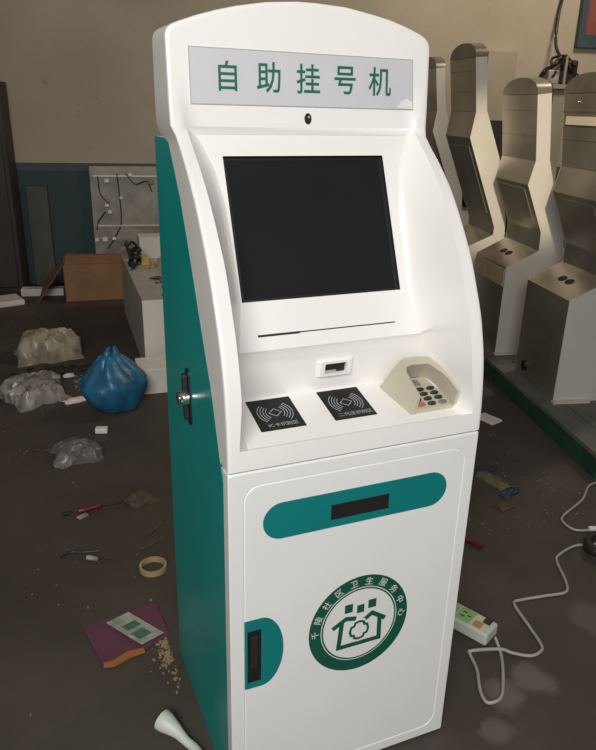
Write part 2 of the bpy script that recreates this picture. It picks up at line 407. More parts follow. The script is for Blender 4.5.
# centre strips of the recess, skipping the pocket for the screen
SX0, SX1, SZ0, SZ1 = -.182, .166, 1.085, 1.346
k_ = .435
def py(z): return .296 + (z - 1.345)*k_
def strip(pa, pb): sh.add([(-pa[0], pa[1], pa[2]), (pa[0], pa[1], pa[2]), (pb[0], pb[1], pb[2]), (-pb[0], pb[1], pb[2])], [(0,1,2,3)])
def xin(z): return lerp_table([(1.384, .228), (1.32, .200), (1.257, .189), (1.087, .1845), (.997, .200)], z)
pl_rows = [p for p in LI if .9969 <= p[2] <= 1.3841]
for a, b in zip(LI, LI[1:]):
    inpanel = a[2] <= 1.3841 and b[2] >= .9969
    if not inpanel: strip(a, b)
zz = sorted(set([p[2] for p in pl_rows] + [SZ0, SZ1]), reverse=True)
for za, zb in zip(zz, zz[1:]):
    mid = (za+zb)/2
    segs = [(-1, 1)] if not (SZ0 < mid < SZ1) else [(-1, 's0'), ('s1', 1)]
    for s0, s1 in segs:
        def X(s, z): return s*xin(z) if not isinstance(s, str) else (SX0 if s == 's0' else SX1)
        sh.add([(X(s0, za), py(za), za), (X(s1, za), py(za), za), (X(s1, zb), py(zb), zb), (X(s0, zb), py(zb), zb)], [(0,1,2,3)])
# close the back of the head
sh.add([(x, back_y(z), z) for x, z in OUT if z > 1.38], [list(range(len([1 for x, z in OUT if z > 1.38])))])
bp = [rg[0] for rg in (ringb, rings, ring0, ring1, ring2, ring3)] + [rg[-1] for rg in (ring3, ring2, ring1, ring0, rings, ringb)]
sh.add(bp, [list(range(12))])
shell = sh.build('upper_housing', 'white', kiosk, smooth=28)
# screen: pocket frame and glass
pn = Vector((0, -1, k_)).normalized()      # outward normal of the panel
FP = Frame((0, py(1.215), 1.215), (1, 0, 0), (0, k_, 1))
def pv(z): return (Vector((0, py(z), z)) - FP.o).dot(FP.y)
v0, v1 = pv(SZ0), pv(SZ1)
fr = MB()
def rect(a, b, c, d): return [(a, b), (c, b), (c, d), (a, d)]
fr.loft([[FP(u, v, 0.0) for u, v in rect(SX0, v0, SX1, v1)], [FP(u, v, -.009) for u, v in rect(SX0+.001, v0+.001, SX1-.001, v1-.001)],
         [FP(u, v, -.009) for u, v in rect(SX0+.008, v0+.006, SX1-.008, v1-.006)]])
sc = MB(); plate(sc, FP, rect(SX0+.003, v0+.003, SX1-.003, v1-.003), -.016, -.0095)
screen = sc.build('screen', 'glass', kiosk); fr.build('screen_frame', 'black', screen)
# receipt slot under the screen
vs_ = pv(1.0235)
rs = MB(); plate(rs, FP, rect(-.159, vs_-.0022, -.071, vs_+.0022), -.002, .0006); plate(rs, FP, rect(-.071, vs_-.0005, .143, vs_+.0018), -.002, .0005)
rs.build('receipt_slot', 'dark', kiosk)
# sign
hy = Vector((0, .075, 1)).normalized()
FH = Frame((0, fy(1.45), 1.45), (1, 0, 0), hy)
SGN = [(-.2365, -.011), (.2405, -.013), (.2355, .083), (-.2365, .0865)]
sg = MB(); plate(sg, FH, SGN, -.001, .0016); sign = sg.build('sign_panel', 'sign', kiosk)
rim = MB(); stroke(rim, FH, SGN, .0016, 0.0, .0021, closed=True); rim.build('sign_rim', 'printwhite', sign)
for ch, u in zip('自助挂号机', (-.164, -.082, .001, .081, .1605)):
    g = glyphs(ch, .058 if ch != '自' else .056, .92, .010); mb = MB(); letter(mb, FH, g, u, .0388, .0022)
    mb.build('sign_character', 'signgreen', sign)
pf = MB(); plate(pf, FH, [(.203, -.011), (.2395, -.012), (.2385, .002), (.225, .008), (.212, .002)], .0016, .0026)
pf.build('peeling_film', 'film', sign)
# camera eye
FC = Frame(FH(0, -.0345, 0), (1, 0, 0), hy)
cm = MB(); plate(cm, FC, arc(.0005, 0, .0075, 0, 345, 23, .0105), -.001, .0012); eye = cm.build('camera_eye', 'black', kiosk)
cl = MB(); plate(cl, FC, arc(.002, .003, .0026, 0, 345, 15), .0012, .0018); cl.build('lens', 'chrome', eye)
# card readers on the tray
ty = Vector((0, .155-.059, .0215)).normalized()
FT = Frame((0, .107, .8783), (1, 0, 0), ty)
for n, (x0, txt, lab) in enumerate(((-.1855, 'IC卡识别区', 'black card reader plate nearer the left edge'), (-.032, '二代证识别区', 'black card reader plate beside the keypad'))):
    mb = MB(); plate(mb, FT, rect(x0, -.049, x0+.092, .0495), -.004, .0012); r_ = mb.build('card_reader', 'reader', kiosk, bevel=.0004); r_['label'] = lab
    c0 = x0 + .046; mk = MB()
    stroke(mk, FT, [(c0-.013, .003), (c0, -.009), (c0+.013, .003), (c0, .015)], .0012, .0012, .0015, closed=True)
    for k, rr in enumerate((.019, .0245, .030, .0355)):
        for a0 in (-48, 132): stroke(mk, FT, arc(c0, .003, rr, a0, a0+96, 14), .0012, .0012, .0015)
    g = glyphs(txt, .0125); letter(mk, FT, g, c0+.004, -.035, .0015)
    mk.build('reader_print', 'printwhite', r_)
# barcode scanner window on the wall behind the tray
wy = Vector((0, -.015, .087)).normalized()
FS = Frame((.006, .1575, .942), (1, 0, 0), wy)
sb = MB(); o1 = rrect(-.046, -.023, .046, .021, .004, 4); o2 = rrect(-.033, -.017, .036, .018, .003, 4); o3 = rrect(-.0235, -.012, .0245, .0125, .003, 4)
sb.loft([[FS(u, v, -.003) for u, v in o1], [FS(u, v, .010) for u, v in o2], [FS(u, v, .010) for u, v in o3], [FS(u, v, .001) for u, v in o3]])
scn = sb.build('scanner', 'white', kiosk, smooth=30)
sw = MB(); plate(sw, FS, rect(-.023, -.0115, .024, .012), .0005, .003); sw.build('scanner_window', 'dark', scn)
lp = MB(); plate(lp, FS, rect(-.023, -.0115, .004, -.006), .003, .006); lp.build('scanner_sensor', 'printwhite', scn)
# keypad with a privacy hood
KX, KY = .181, .041
FK0 = Frame((KX, KY, .8588 + (KY-.018)*.2172), (1, 0, 0), ty)          # u across, v into the kiosk, w up from the tray
def FK(u, v, w=0.0): return FK0(u, v*.79, w)
hood = MB()
def hood_loop(x0b, x1b, dx, w_of):                         # U-shaped wall, front left open
    return [(x0b, 0), (x0b+.002, .05), (x0b+.001, .10), (x0b+.004, .140), (x0b+.025, .152), (x1b-.03, .150), (x1b-.012, .138), (x1b-.004, .10), (x1b-.002, .05), (x1b, 0)]
ob = hood_loop(-.053, .054, 0, None)
def rim_w(v): return .044 + .016*min(1, v/.11)
rgt = [(.028, .150), (.046, .140), (.051, .10), (.053, .05), (.054, 0)]
ob = [(-.054, 0), (-.060, .05), (-.066, .10), (-.070, .136), (-.048, .150)] + rgt
ot = [(-.043, 0), (-.0415, .05), (-.0385, .10), (-.034, .134), (-.020, .146)] + [(u*.93, v*.96) for u, v in rgt]
it = [(-.0405, 0), (-.039, .05), (-.036, .092), (-.030, .105), (-.016, .112)] + [(u*.86, min(v*.9, .112 - 60*max(0, u - .02)**2)) for u, v in rgt]
ib = [(-.0425, 0), (-.0425, .05), (-.0425, .10), (-.040, .130), (-.025, .138)] + [(u*.84, v*.92) for u, v in rgt]
hood.loft([[FK(u, v, 0) for u, v in ob], [FK(u, v, rim_w(v)) for u, v in ot], [FK(u, v, rim_w(v)-.001) for u, v in it], [FK(u, v, .010) for u, v in ib]], closed=False)
hood.add([FK(*ob[0], 0), FK(*ot[0], rim_w(0)), FK(*it[0], rim_w(0)-.001), FK(*ib[0], .010), FK(ib[0][0], 0, 0)], [(0,1,2,3,4)])
hood.add([FK(*ob[-1], 0), FK(*ot[-1], rim_w(0)), FK(*it[-1], rim_w(0)-.001), FK(*ib[-1], .010), FK(ib[-1][0], 0, 0)], [(0,1,2,3,4)])
kp = hood.build('keypad_hood', 'beige', kiosk, smooth=25); kp['label'] = 'beige keypad with privacy hood'
kb = MB(); plate(kb, FK, rect(-.043, .001, .044, .136), 0.0, .010); kb.build('key_plate', 'beige', kp)
for r in range(4):
    for c in range(3):
        u, v = -.025 + c*.0255, .016 + r*.021
        mb = MB(); e = arc(u, v, .0095, 0, 337.5, 15, .0068); e2 = arc(u, v, .008, 0, 337.5, 15, .0055)
        mb.loft([[FK(a, b, .0098) for a, b in e], [FK(a, b, .0125) for a, b in e], [FK(a, b, .0142) for a, b in e2]], True, False, True)
        mt = 'keydark'
        if r == 0 and c == 0: mt = 'keyred'
        if r == 0 and c == 2: mt = 'keygreen'
        mb.build('key', mt, kp, smooth=40)
ld = MB(); plate(ld, FK, rect(-.036, .098, .012, .122), .010, .013); ld.build('keypad_display', 'lcd', kp)
# side panels, carcass, back
for sgn in (-1, 1):
    pts = [(.03, 0.0), (.497, 0.0), (.497, 1.374), (.372, 1.374)] + [(teal_y(z), z) for z in (1.268, 1.148, 1.047, .949, .817)] + [(.03, .79)]
    mb = MB(); mb.prism([(sgn*.2685, y, z) for y, z in pts], (sgn*.0017, 0, 0))
    sp = mb.build('side_panel', 'teal', kiosk)
    sp['label'] = 'teal side panel'
    if sgn < 0: lpanel = sp
mb = MB(); mb.box((-.268, .03, .004), (.268, .05, .815)); mb.box((-.268, .05, .004), (.268, .49, .03)); mb.box((-.268, .49, .004), (.268, .497, 1.37)); mb.box((-.268, .46, 1.36), (.268, .4965, 1.3738))
mb.build('carcass', 'white_door', kiosk)
# lever lock on the left side
FL = Frame((-.2702, .268, .868), (0, -1, 0), (0, .10, 1))
mb = MB(); plate(mb, FL, rrect(-.013, -.060, .013, .062, .012, 5), 0, .004); lk = mb.build('side_lock', 'black', lpanel, smooth=30)
mb = MB(); plate(mb, FL, rrect(-.008, -.048, .006, .052, .006, 4), .004, .014); mb.build('lock_lever', 'keydark', lpanel, bevel=.002)
mb = MB(); e = arc(0, 0, .016, 0, 345, 23)
mb.loft([[FL(a, b, .004) for a, b in e], [FL(a, b, .020) for a, b in e], [FL(a*.8, b*.8, .026) for a, b in e]], True, False, True); mb.build('lock_knob', 'chrome', lpanel, smooth=40)
mb = MB(); plate(mb, FL, rrect(-.026, -.006, .026, .008, .006, 4), .016, .024); mb.build('lock_wing', 'chrome', lpanel, bevel=.002)
# door
FD = Frame((0, 0, 0), (1, 0, 0), (0, 0, 1))           # normal points to the viewer (-y)
DZ0, DZ1 = .004, .8215
def L2(pts, w): return [FD(u, v, w) for u, v in pts]
N_ = 6
def rr(d, r): return rrect(-.27+d, DZ0+d, .27-d, DZ1-d, r, N_)
dm = MB(); dm.loft([L2(rr(0, .004), -.030), L2(rr(0, .004), -.003), L2(rr(.003, .004), 0),
                    L2(rr(.0275, .034), 0), L2(rr(.0290, .033), -.0018), L2(rr(.0305, .032), -.0018), L2(rr(.032, .031), 0)], True, True, True)
door = dm.build('door', 'white_door', kiosk, smooth=25)
st = MB()
ang = math.atan2(.005, .38)
st_pts = [(u, v + .003) for u, v in rrect(-.2035, .6645, .2015, .7435, .0392, 10)]
plate(st, FD, st_pts, 0, .0015); so = st.build('slot_plate', 'teal_inset', door); so['label'] = 'teal rounded bar with black slot'
mb = MB(); plate(mb, FD, rect(-.063, .685, .065, .7185), .0015, .0022); mb.build('document_slot', 'dark', so)
hp = [(-.241, .3175)] + [(-.206 + .048*math.cos(t), .4035 + .0865*math.sin(t)) for t in [math.radians(-90 + 180*k/24) for k in range(25)]] + [(-.241, .490)]
hp = hp if True else hp
mb = MB(); plate(mb, FD, hp, 0, .0015); dh = mb.build('handle_plate', 'teal_inset', door); dh['label'] = 'teal half round handle plate'
mb = MB(); plate(mb, FD, rect(-.2355, .335, -.207, .464), .0015, .0026); la = mb.build('latch', 'black', dh)
mb = MB(); plate(mb, FD, rect(-.229, .372, -.214, .452), .0026, .005); mb.build('latch_lever', 'keydark', la, bevel=.001)
# round emblem
EC, ER = (.0165, .4080), .1175
EF = Frame(FD(*EC, 0), (1, 0, 0), (0, 0, 1))
mb = MB(); plate(mb, EF, arc(0, 0, ER, 0, 357, 119), 0, .0006); em = mb.build('emblem', 'logogreen', door)
mb = MB(); plate(mb, EF, arc(0, 0, .0905, 0, 357, 119), .0006, .0008); dsc = mb.build('emblem_disc', 'logowhite', em)
mb = MB(); stroke(mb, EF, arc(0, 0, .0868, 0, 357, 119), .0036, .0008, .0010, closed=True); mb.build('emblem_ring', 'logogreen', em)
mb = MB()
for k, ch in enumerate('千陵社区卫生服务中心'):
    a = math.radians(180 - 180*k/9)
    g = glyphs(ch, .0195); letter(mb, EF, g, .1033*math.cos(a), .1033*math.sin(a), .0009, a - PI/2)
mb.build('emblem_lettering', 'logowhite', em)
def E(p): return (p[0] - EC[0], p[1] - EC[1])
ic = MB()
def poly(pts): plate(ic, EF, [E(p) for p in pts], .0008, .0012)
W_ = .0105
stroke(ic, EF, [E(p) for p in ((-.0255, .4205), (-.031, .3585), (.0665, .3585), (.0655, .4135))], W_, .0008, .0012)
ic_r = MB()
stroke(ic_r, EF, [E(p) for p in ((-.047, .411), (-.016, .4285), (.008, .4235))], W_, .0008, .00135)
stroke(ic_r, EF, [E(p) for p in ((.026, .414), (.046, .4275), (.079, .4055))], W_, .0008, .00135)
for a, b in (((-.020, .463), (-.0015, .4425)), ((.009, .4555), (.0260, .436)), ((.0355, .462), (.0545, .4415))):
    poly([(a[0], b[1]), (b[0], b[1]), (b[0], a[1]), (a[0], a[1])])
cx0, cz0 = .0165, .3925
def rot45(u, v): c = math.cos(PI/4); return (cx0 + (u*c - v*c), cz0 + (u*c + v*c))
cr_ = []
for q in range(4):
    for (u, v) in ((.0165, -.009), (.019, 0), (.0165, .009), (.0105, .0105)):
        c, s = math.cos(q*PI/2), math.sin(q*PI/2); cr_.append((u*c - v*s, u*s + v*c))
dpl = MB(); plate(dpl, EF, [E((cx0 + u*1.55, cz0 + v*1.55)) for u, v in cr_], .0012, .0015)
ico = ic.build('emblem_houses', 'logogreen', em); ic_r.build('emblem_roofs', 'logogreen', em)
dpl.build('emblem_patch', 'logowhite', em)
ic2 = MB(); stroke(ic2, EF, [E((cx0 + u*1.15, cz0 + v*1.15)) for u, v in cr_], .0055, .0015, .0018, closed=True); ic2.build('emblem_flower', 'logogreen', em)
em.scale = (1, 1, 1.045); em.location = (0, 0, -.045*EC[1])

# ------------------------------------------------------------------ unfinished terminals on skids
TD = Vector((.25, .968, 0)).normalized(); TA = Vector((TD.y, -TD.x, 0))
TC3 = Vector((1.799, 1.364, 0)); TC2 = Vector((1.978, 2.056, 0))
PT = .11
FRONT = [(0, 0), (0, .51), (.179, .603), (.177, .703), (.063, .960), (.089, 1.084), (.049, 1.411)]
FRONT_TALL = [(0, 0), (0, .46), (.280, .590), (.281, .640), (.059, 1.172), (.080, 1.320), (.043, 1.617)]
BACK_TALL = [(.112, 1.622), (.147, 1.330), (.265, 1.050), (.350, .690), (.358, .570), (.50, .555), (.50, 0)]
BACK = [(.124, 1.420), (.167, 1.090), (.214, .946), (.317, .681), (.328, .570), (.50, .560), (.50, 0)]
def terminal(P, label, slot=False, group='unfinished terminals on skids', strip=False, tall=False):
    rz = math.atan2(TD.y, TD.x)
    root = thing('steel_terminal', P, label, 'terminal', group)
    def W(t, a, z): return Vector(P) + TD*t + TA*a + Vector((0, 0, z))
    Fp, Bp = (FRONT_TALL, BACK_TALL) if tall else (FRONT, BACK)
    prof = Fp + Bp; (ae, ze), (ak, zk), (am, zm), (at, zt) = Fp[3], Fp[4], Fp[5], Fp[6]
    W_T = .44
    body = MB(); body.loft([[W(t, a, z) for a, z in prof] for t in (.004, W_T - .004)], True, True, True)
    bo = body.build('body', 'steel', root)
    for t0, t1 in ((0, .004), (W_T - .004, W_T)):
        mb = MB(); mb.loft([[W(t, a, z) for a, z in prof] for t in (t0, t1)], True, True, True)
        sp = mb.build('side_panel', 'steel_side', root); sp['label'] = 'pale galvanised side panel'
    # arched cap on top of the head
    arch = [(W_T/2 + (W_T/2)*math.cos(math.radians(q)), zt + .002 + .085*math.sin(math.radians(q))**.8) for q in range(0, 181, 12)]
    mb = MB(); mb.loft([[W(t, at - .002, z) for t, z in arch], [W(t, Bp[0][0] + .001, z + .004) for t, z in arch]], True, True, True)
    mb.build('arched_cap', 'steel_lid', root, smooth=35)
    # seams across the head, drawn as narrow raised ridges
    mb = MB()
    for aa, z in ((am + (at-am)*.76, zm + (zt-zm)*.76), (am + (at-am)*.38, zm + (zt-zm)*.38), (am, zm)):
        mb.loft([[W(t, aa - .003, z), W(t, aa - .003, z + .003), W(t, aa + .004, z + .003), W(t, aa + .004, z)] for t in (.006, W_T - .006)], True, True, True)
    mb.build('head_seam', 'steel_lid', root)
    # screen opening in the neck
    def neck(t, s): 
        a0, z0, a1, z1 = ak, zk, ae, ze
        return W(t, a0 + (a1-a0)*s - .003, z0 + (z1-z0)*s - .001)
    mb = MB(); mb.loft([[neck(.06, .1), neck(.38, .1), neck(.38, .85), neck(.06, .85)], [neck(.06, .1) + TA*.004, neck(.38, .1) + TA*.004, neck(.38, .85) + TA*.004, neck(.06, .85) + TA*.004]], True, True, True)
    mb.build('neck_plate', 'steel', root)
    # two oval cable holes in the sloping console
    sl = (Fp[2][1]-Fp[1][1])/Fp[2][0]; cn = Vector((0, 0, 1)) - TA*sl; cn.normalize(); cs = (TA + Vector((0, 0, sl))).normalized()
    for tc in (.185, .255):
        c = W(tc, .09, Fp[1][1] + (Fp[2][1]-Fp[1][1])*.09/Fp[2][0]); e = [c + TD*(.030*math.cos(q*PI/10)) + cs*(.022*math.sin(q*PI/10)) for q in range(20)]
        mb = MB(); mb.loft([[p - cn*.002 for p in e], [p + cn*.0015 for p in e]], True, True, True); mb.build('cable_hole', 'dark', root)
    # foot flange
    mb = MB(); mb.loft([[W(t, a, z) for t, a in ((-.03, -.012), (-.03, .18), (-.0005, .18), (-.0005, -.012))] for z in (0, .010)], True, True, True); mb.build('foot_flange', 'steel_side', root)
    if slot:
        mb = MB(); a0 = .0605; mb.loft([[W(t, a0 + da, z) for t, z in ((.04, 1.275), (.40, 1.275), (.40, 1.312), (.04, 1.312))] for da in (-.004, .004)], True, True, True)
        mb.build('light_slot', 'slot_light', root)  # pale plate; light coming through the opening is put into its colour
        mb = MB(); c = W(.33, -.001, .07); e = [c + TD*(.022*math.cos(q*PI/8)) + Vector((0,0,.03*math.sin(q*PI/8))) for q in range(16)]
        mb.loft([[p for p in e], [p - TA*.012 for p in e]], True, True, True); mb.build('cable_gland', 'black', root)
        mb = MB(); c = W(.30, .0515, 1.375); e = [c + TD*(.006*math.cos(q*PI/6)) + Vector((0,0,.006*math.sin(q*PI/6))) for q in range(12)]
        mb.loft([e, [p - TA*.004 for p in e]], True, True, True); mb.build('screw', 'chrome', root)
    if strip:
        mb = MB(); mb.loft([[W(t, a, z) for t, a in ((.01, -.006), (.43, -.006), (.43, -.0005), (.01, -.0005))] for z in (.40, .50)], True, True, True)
        mb.build('sun_patch_strip', 'board', root)  # added cream strip, stands for a warm sun patch on this front
    return root
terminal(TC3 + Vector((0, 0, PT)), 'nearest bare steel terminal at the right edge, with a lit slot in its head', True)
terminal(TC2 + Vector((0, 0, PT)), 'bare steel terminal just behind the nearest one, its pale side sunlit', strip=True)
terminal(TC2 + TD*.593 + TA*(-.12) + Vector((0, 0, PT)), 'tall bare steel terminal directly right of the white kiosk head', tall=True)
terminal(TC2 + TD*1.838 + TA*.056 + Vector((0, 0, PT)), 'farthest bare steel terminal, half hidden behind the white kiosk head', tall=True)
# skids
def skid(C, t0, t1, z0, z1, label):
    root = thing('timber_skid', C + TD*((t0+t1)/2) + Vector((0, 0, z0)), label, 'pallet', 'timber skids under the terminals')
    def B(mb, ta, tb, a0, a1, za, zb):
        mb.add([C + TD*t + TA*a + Vector((0, 0, z)) for z in (za, zb) for t, a in ((ta,a0),(tb,a0),(tb,a1),(ta,a1))], [(3,2,1,0),(4,5,6,7),(0,1,5,4),(1,2,6,5),(2,3,7,6),(3,0,4,7)])
    for a0 in (-.078, .22, .52):
        mb = MB(); B(mb, t0, t1, a0, a0 + .06, z0, z1 - .022); mb.build('runner', 'palletgreen', root, bevel=.004)
    nb = max(3, int(round((.658)/.13)))
    for k in range(nb):
        a0 = -.08 + k*.668/nb
        mb = MB(); B(mb, t0, t1, a0, a0 + .668/nb - .006, z1 - .022, z1); mb.build('deck_board', 'pallet', root, bevel=.003)
skid(TC3, -.56, .555, 0, PT, 'near low green timber skid carrying the nearest terminal')
skid(TC3, .565, 1.16, 0, PT, 'short green timber skid under the sunlit terminal behind the nearest one')
skid(TC2 + TA*(-.12), .50, 2.45, 0, PT, 'far low timber skid under the two farthest terminals')

# ------------------------------------------------------------------ along the back wall
tag(room_box('wall_cupboard', 2.38, NB-.10, 1.36, 2.64, NB-.002, 1.90, 'cupboard', kind=None), 'pale beige cupboard on the wall behind the sunlit terminal', 'cupboard')
tag(room_box('floor_cabinet', 2.30, NB-.30, 0.0, 2.72, NB-.002, 1.352, 'darkwood', kind=None), 'dark cabinet under the pale wall cupboard between the terminals', 'cabinet')
# post with wires on top
pst = thing('beige_post', RW(2.920, NB-.32, 0), 'square beige post between the two nearest terminals, tangled wires on top', 'post')
room_box('shaft', 2.860, NB-.38, 0.0, 2.990, NB-.26, 1.615, 'post', None, pst, .004)
room_box('cap_plate', 2.820, NB-.42, 1.615, 3.040, NB-.22, 1.65, 'post', None, pst, .004)
tg = thing('wire_tangle', RW(2.920, NB-.32, 1.651), 'tangle of dark wires and a pale clamp heaped on the beige post', 'wires')
mb = MB(); rnd = random.Random(3)
for q in range(7):
    pts = []
    for k in range(9):
        a = k/8*PI; ph = rnd.uniform(-.3, .3)
        pts.append(RW(2.920 - .15*math.cos(a)*rnd.uniform(.5, 1.05), NB-.32 + rnd.uniform(-.07, .07), 1.663 + abs(math.sin(a))*(.17 + rnd.uniform(-.07, .05))))
    mb.tube(smooth_path(pts, 4), rnd.choice((.008, .011, .014)), 6)
mb.build('wires', 'cable_dark', tg)
room_box('clamp_block', 2.790, NB-.38, 1.652, 2.890, NB-.28, 1.76, 'film_silver', None, tg, .012)
room_box('clamp_rod', 2.915, NB-.40, 1.652, 2.935, NB-.38, 1.86, 'post', None, tg, .003)
room_box('motor_housing', 2.940, NB-.36, 1.652, 3.060, NB-.26, 1.84, 'keydark', None, tg, .02)
mb = MB(); mb.tube(smooth_path([RW(2.990, NB-.30, 1.80), RW(2.980, NB-.10, 1.95), RW(3.000, NB-.03, 2.2), RW(3.030, NB-.03, 2.6), RW(3.030, NB-.03, 4.19)], 6), .013, 8)
tag(mb.build('wall_cable', 'cable_dark'), 'dark cable running up the wall from the wires beside the window', 'cable')
# dark cupboard at the left edge
cb = thing('dark_cupboard', RW(-1.75, NB-.15, 0), 'tall dark wooden cupboard cut by the left edge of the view', 'cupboard')
room_box('cupboard_body', -2.15, NB-.30, 0.0, -1.46, NB-.02, 1.56, 'darkwood', None, cb, .006)
room_box('cupboard_door', -2.12, NB-.325, .05, -1.80, NB-.301, 1.50, 'darkwood', None, cb, .004)
room_box('cupboard_door', -1.79, NB-.325, .05, -1.49, NB-.301, 1.50, 'darkwood', None, cb, .004)
# pale pipe cover against the dado
tag(room_box('leaning_board', -1.40, NB-.07, 0.0, -1.24, NB-.012, .80, 'pipe', kind=None, bevel=.004), 'narrow pale green board standing against the dark wall beside the cupboard', 'board')
# stripped electrical panel
ep = thing('electrical_panel', RW(-.6, NB-.05, 0), 'grey steel panel with wires and white connectors standing against the wall', 'panel')
EL0, EL1, EN = -.905, -.32, NB-.055
room_box('back_plate', EL0, EN, 0, EL1, NB-.006, .955, 'plate', None, ep, .003)
for z in (.875, .48, .20):
    room_box('rail', EL0+.03, EN-.015, z, EL1-.03, EN-.0005, z+.012, 'steel_side', None, ep)
room_box('junction_box', -.72, EN-.06, .23, -.62, EN-.0005, .38, 'film_silver', None, ep, .004)
for (l, z, s) in ((-.80, .64, .03), (-.78, .585, .03), (-.68, .70, .025), (-.90, .36, .03), (-.84, .36, .04), (-.76, .37, .03), (-.60, .88, .03), (-.45, .82, .05), (-.79, .83, .035), (-.88, .215, .05)):
    room_box('connector', l, EN-.03, z, l+s, EN-.0005, z+s*.8, 'foamwhite' if s < .045 else 'film_silver', None, ep, .003)
for pts in (((-.69, .90), (-.68, .70), (-.68, .52), (-.72, .42), (-.80, .30)), ((-.84, .88), (-.83, .74), (-.76, .66)), ((-.62, .90), (-.55, .82), (-.46, .84), (-.42, .76)), ((-.80, .60), (-.86, .52), (-.88, .45))):
    mb = MB(); mb.tube(smooth_path([RW(l, EN-.012, z) for l, z in pts], 5), .005, 6); mb.build('wire', 'cable_dark', ep)

# ------------------------------------------------------------------ things lying on the floor, left side
def crumple(name, m, x, y, sx, sy, h, seed, rz=0, nx=26, ny=26, z=0.001, curl=0.0, edge=.18, freq=1.0, cap=0):
    mb = MB(); R = Matrix.Rotation(rz, 3, 'Z'); off = Vector((seed*7.3, seed*3.1, 0)); top = []
    for j in range(ny + 1):
        row = []
        for i in range(nx + 1):
            u, v = i/nx*2-1, j/ny*2-1
            ang = math.atan2(v, u); rad = 1 + edge*noise.noise(Vector((math.cos(ang)*1.5, math.sin(ang)*1.5, seed)))*1.6
            q = Vector((u*2.2*freq, v*2.2*freq, 0)) + off
            hh = .62*(1 - 1.9*abs(noise.noise(q*.75))) + .30*(1 - 2*abs(noise.noise(q*1.6))) + .10*(1 - 2*abs(noise.noise(q*3.3)))
            fall = max(0, 1 - min(1, math.hypot(u, v)*.86)**2.2)**.7
            zz = h*max(.02, hh*.75 + .22)*fall + curl*max(0, abs(u)-.6) + .004
            if cap: zz = cap*math.tanh(zz/cap)
            s = noise.noise(q*1.7 + Vector((9, 2, 4)))*.10
            p = R @ Vector((u*sx*rad + s*sx, v*sy*rad + s*sy, 0)); row.append(Vector((x + p.x, y + p.y, z + zz)))
        top.append(row)
    n = nx + 1
    vs = [p for r in top for p in r] + [Vector((p.x, p.y, z)) if (i in (0, nx) or j in (0, ny)) else Vector((p.x, p.y, max(z, p.z - .004))) for j, r in enumerate(top) for i, p in enumerate(r)]
    o = n*(ny+1); fs = []
    for j in range(ny):
        for i in range(nx):
            a = j*n+i; fs.append([a, a+1, a+n+1, a+n]); fs.append([o+a+n, o+a+n+1, o+a+1, o+a])
    for i in range(nx): fs.append([i+1, i, o+i, o+i+1]); a = ny*n+i; fs.append([a, a+1, o+a+1, o+a])
    for j in range(ny): a = j*n; fs.append([a, a+n, o+a+n, o+a]); a = j*n+nx; fs.append([a+n, a, o+a, o+a+n])
    mb.add(vs, fs); return mb.build(name, m, None, smooth=40)

def orient_box(name, m, cx, cy, sx, sy, z0, z1, rz=0, bevel=.003, parent=None):
    mb = MB(); mb.box((cx-sx/2, cy-sy/2, z0), (cx+sx/2, cy+sy/2, z1), rz); return mb.build(name, m, parent, bevel=bevel)

# open cardboard box
bx = thing('cardboard_box', (.02, 4.50, 0), 'open brown cardboard box with splayed flaps below the steel panel', 'box')
bz = RZ*.6
def BB(u, v, z): 
    p = Matrix.Rotation(bz, 3, 'Z') @ Vector((u, v, 0)); return Vector((.06 + p.x, 4.52 + p.y, z))
def bslab(mb, pts, thick):
    P = [Vector(p) for p in pts]; nrm = (P[1]-P[0]).cross(P[2]-P[0]).normalized()*thick; mb.loft([P, [p + nrm for p in P]], True, True, True)
hw, hd, hh = .27, .17, .285
mb = MB()
bslab(mb, [BB(-hw,-hd,0), BB(hw,-hd,0), BB(hw,-hd,hh), BB(-hw,-hd,hh)], -.006)
bslab(mb, [BB(-hw,hd,0), BB(hw,hd,0), BB(hw,hd,hh), BB(-hw,hd,hh)], .006)
bslab(mb, [BB(-hw,-hd,0), BB(-hw,hd,0), BB(-hw,hd,hh), BB(-hw,-hd,hh)], .006)
bslab(mb, [BB(hw,-hd,0), BB(hw,hd,0), BB(hw,hd,hh), BB(hw,-hd,hh)], -.006)
bslab(mb, [BB(-hw,-hd,0), BB(hw,-hd,0), BB(hw,hd,0), BB(-hw,hd,0)], .006)
mb.build('box_body', 'card', bx)
for pts in ([BB(-hw,-hd,hh), BB(-hw,hd,hh), BB(-hw-.17,hd-.03,hh-.20), BB(-hw-.19,-hd-.05,hh-.26)],
            [BB(-hw,hd,hh), BB(hw,hd,hh), BB(hw-.02,hd+.13,hh-.04), BB(-hw+.02,hd+.12,hh+.0)],
            [BB(-hw+.01,-hd,hh), BB(hw-.01,-hd,hh), BB(hw-.02,-hd+.11,hh+.015), BB(-hw+.03,-hd+.10,hh+.05)]):
    mb = MB(); bslab(mb, pts, .004); mb.build('flap', 'cardin', bx)
# white foam pieces beside it
tag(orient_box('foam_sheet', 'foam', -.375, 4.66, .32, .09, 0.001, .06, RZ, .006), 'white foam block on the floor left of the cardboard box', 'foam')
tag(orient_box('foam_slab', 'foam', -.72, 4.45, .36, .22, 0.001, .045, .25, .012), 'grey white foam slab at the left edge in front of the foam block', 'foam')
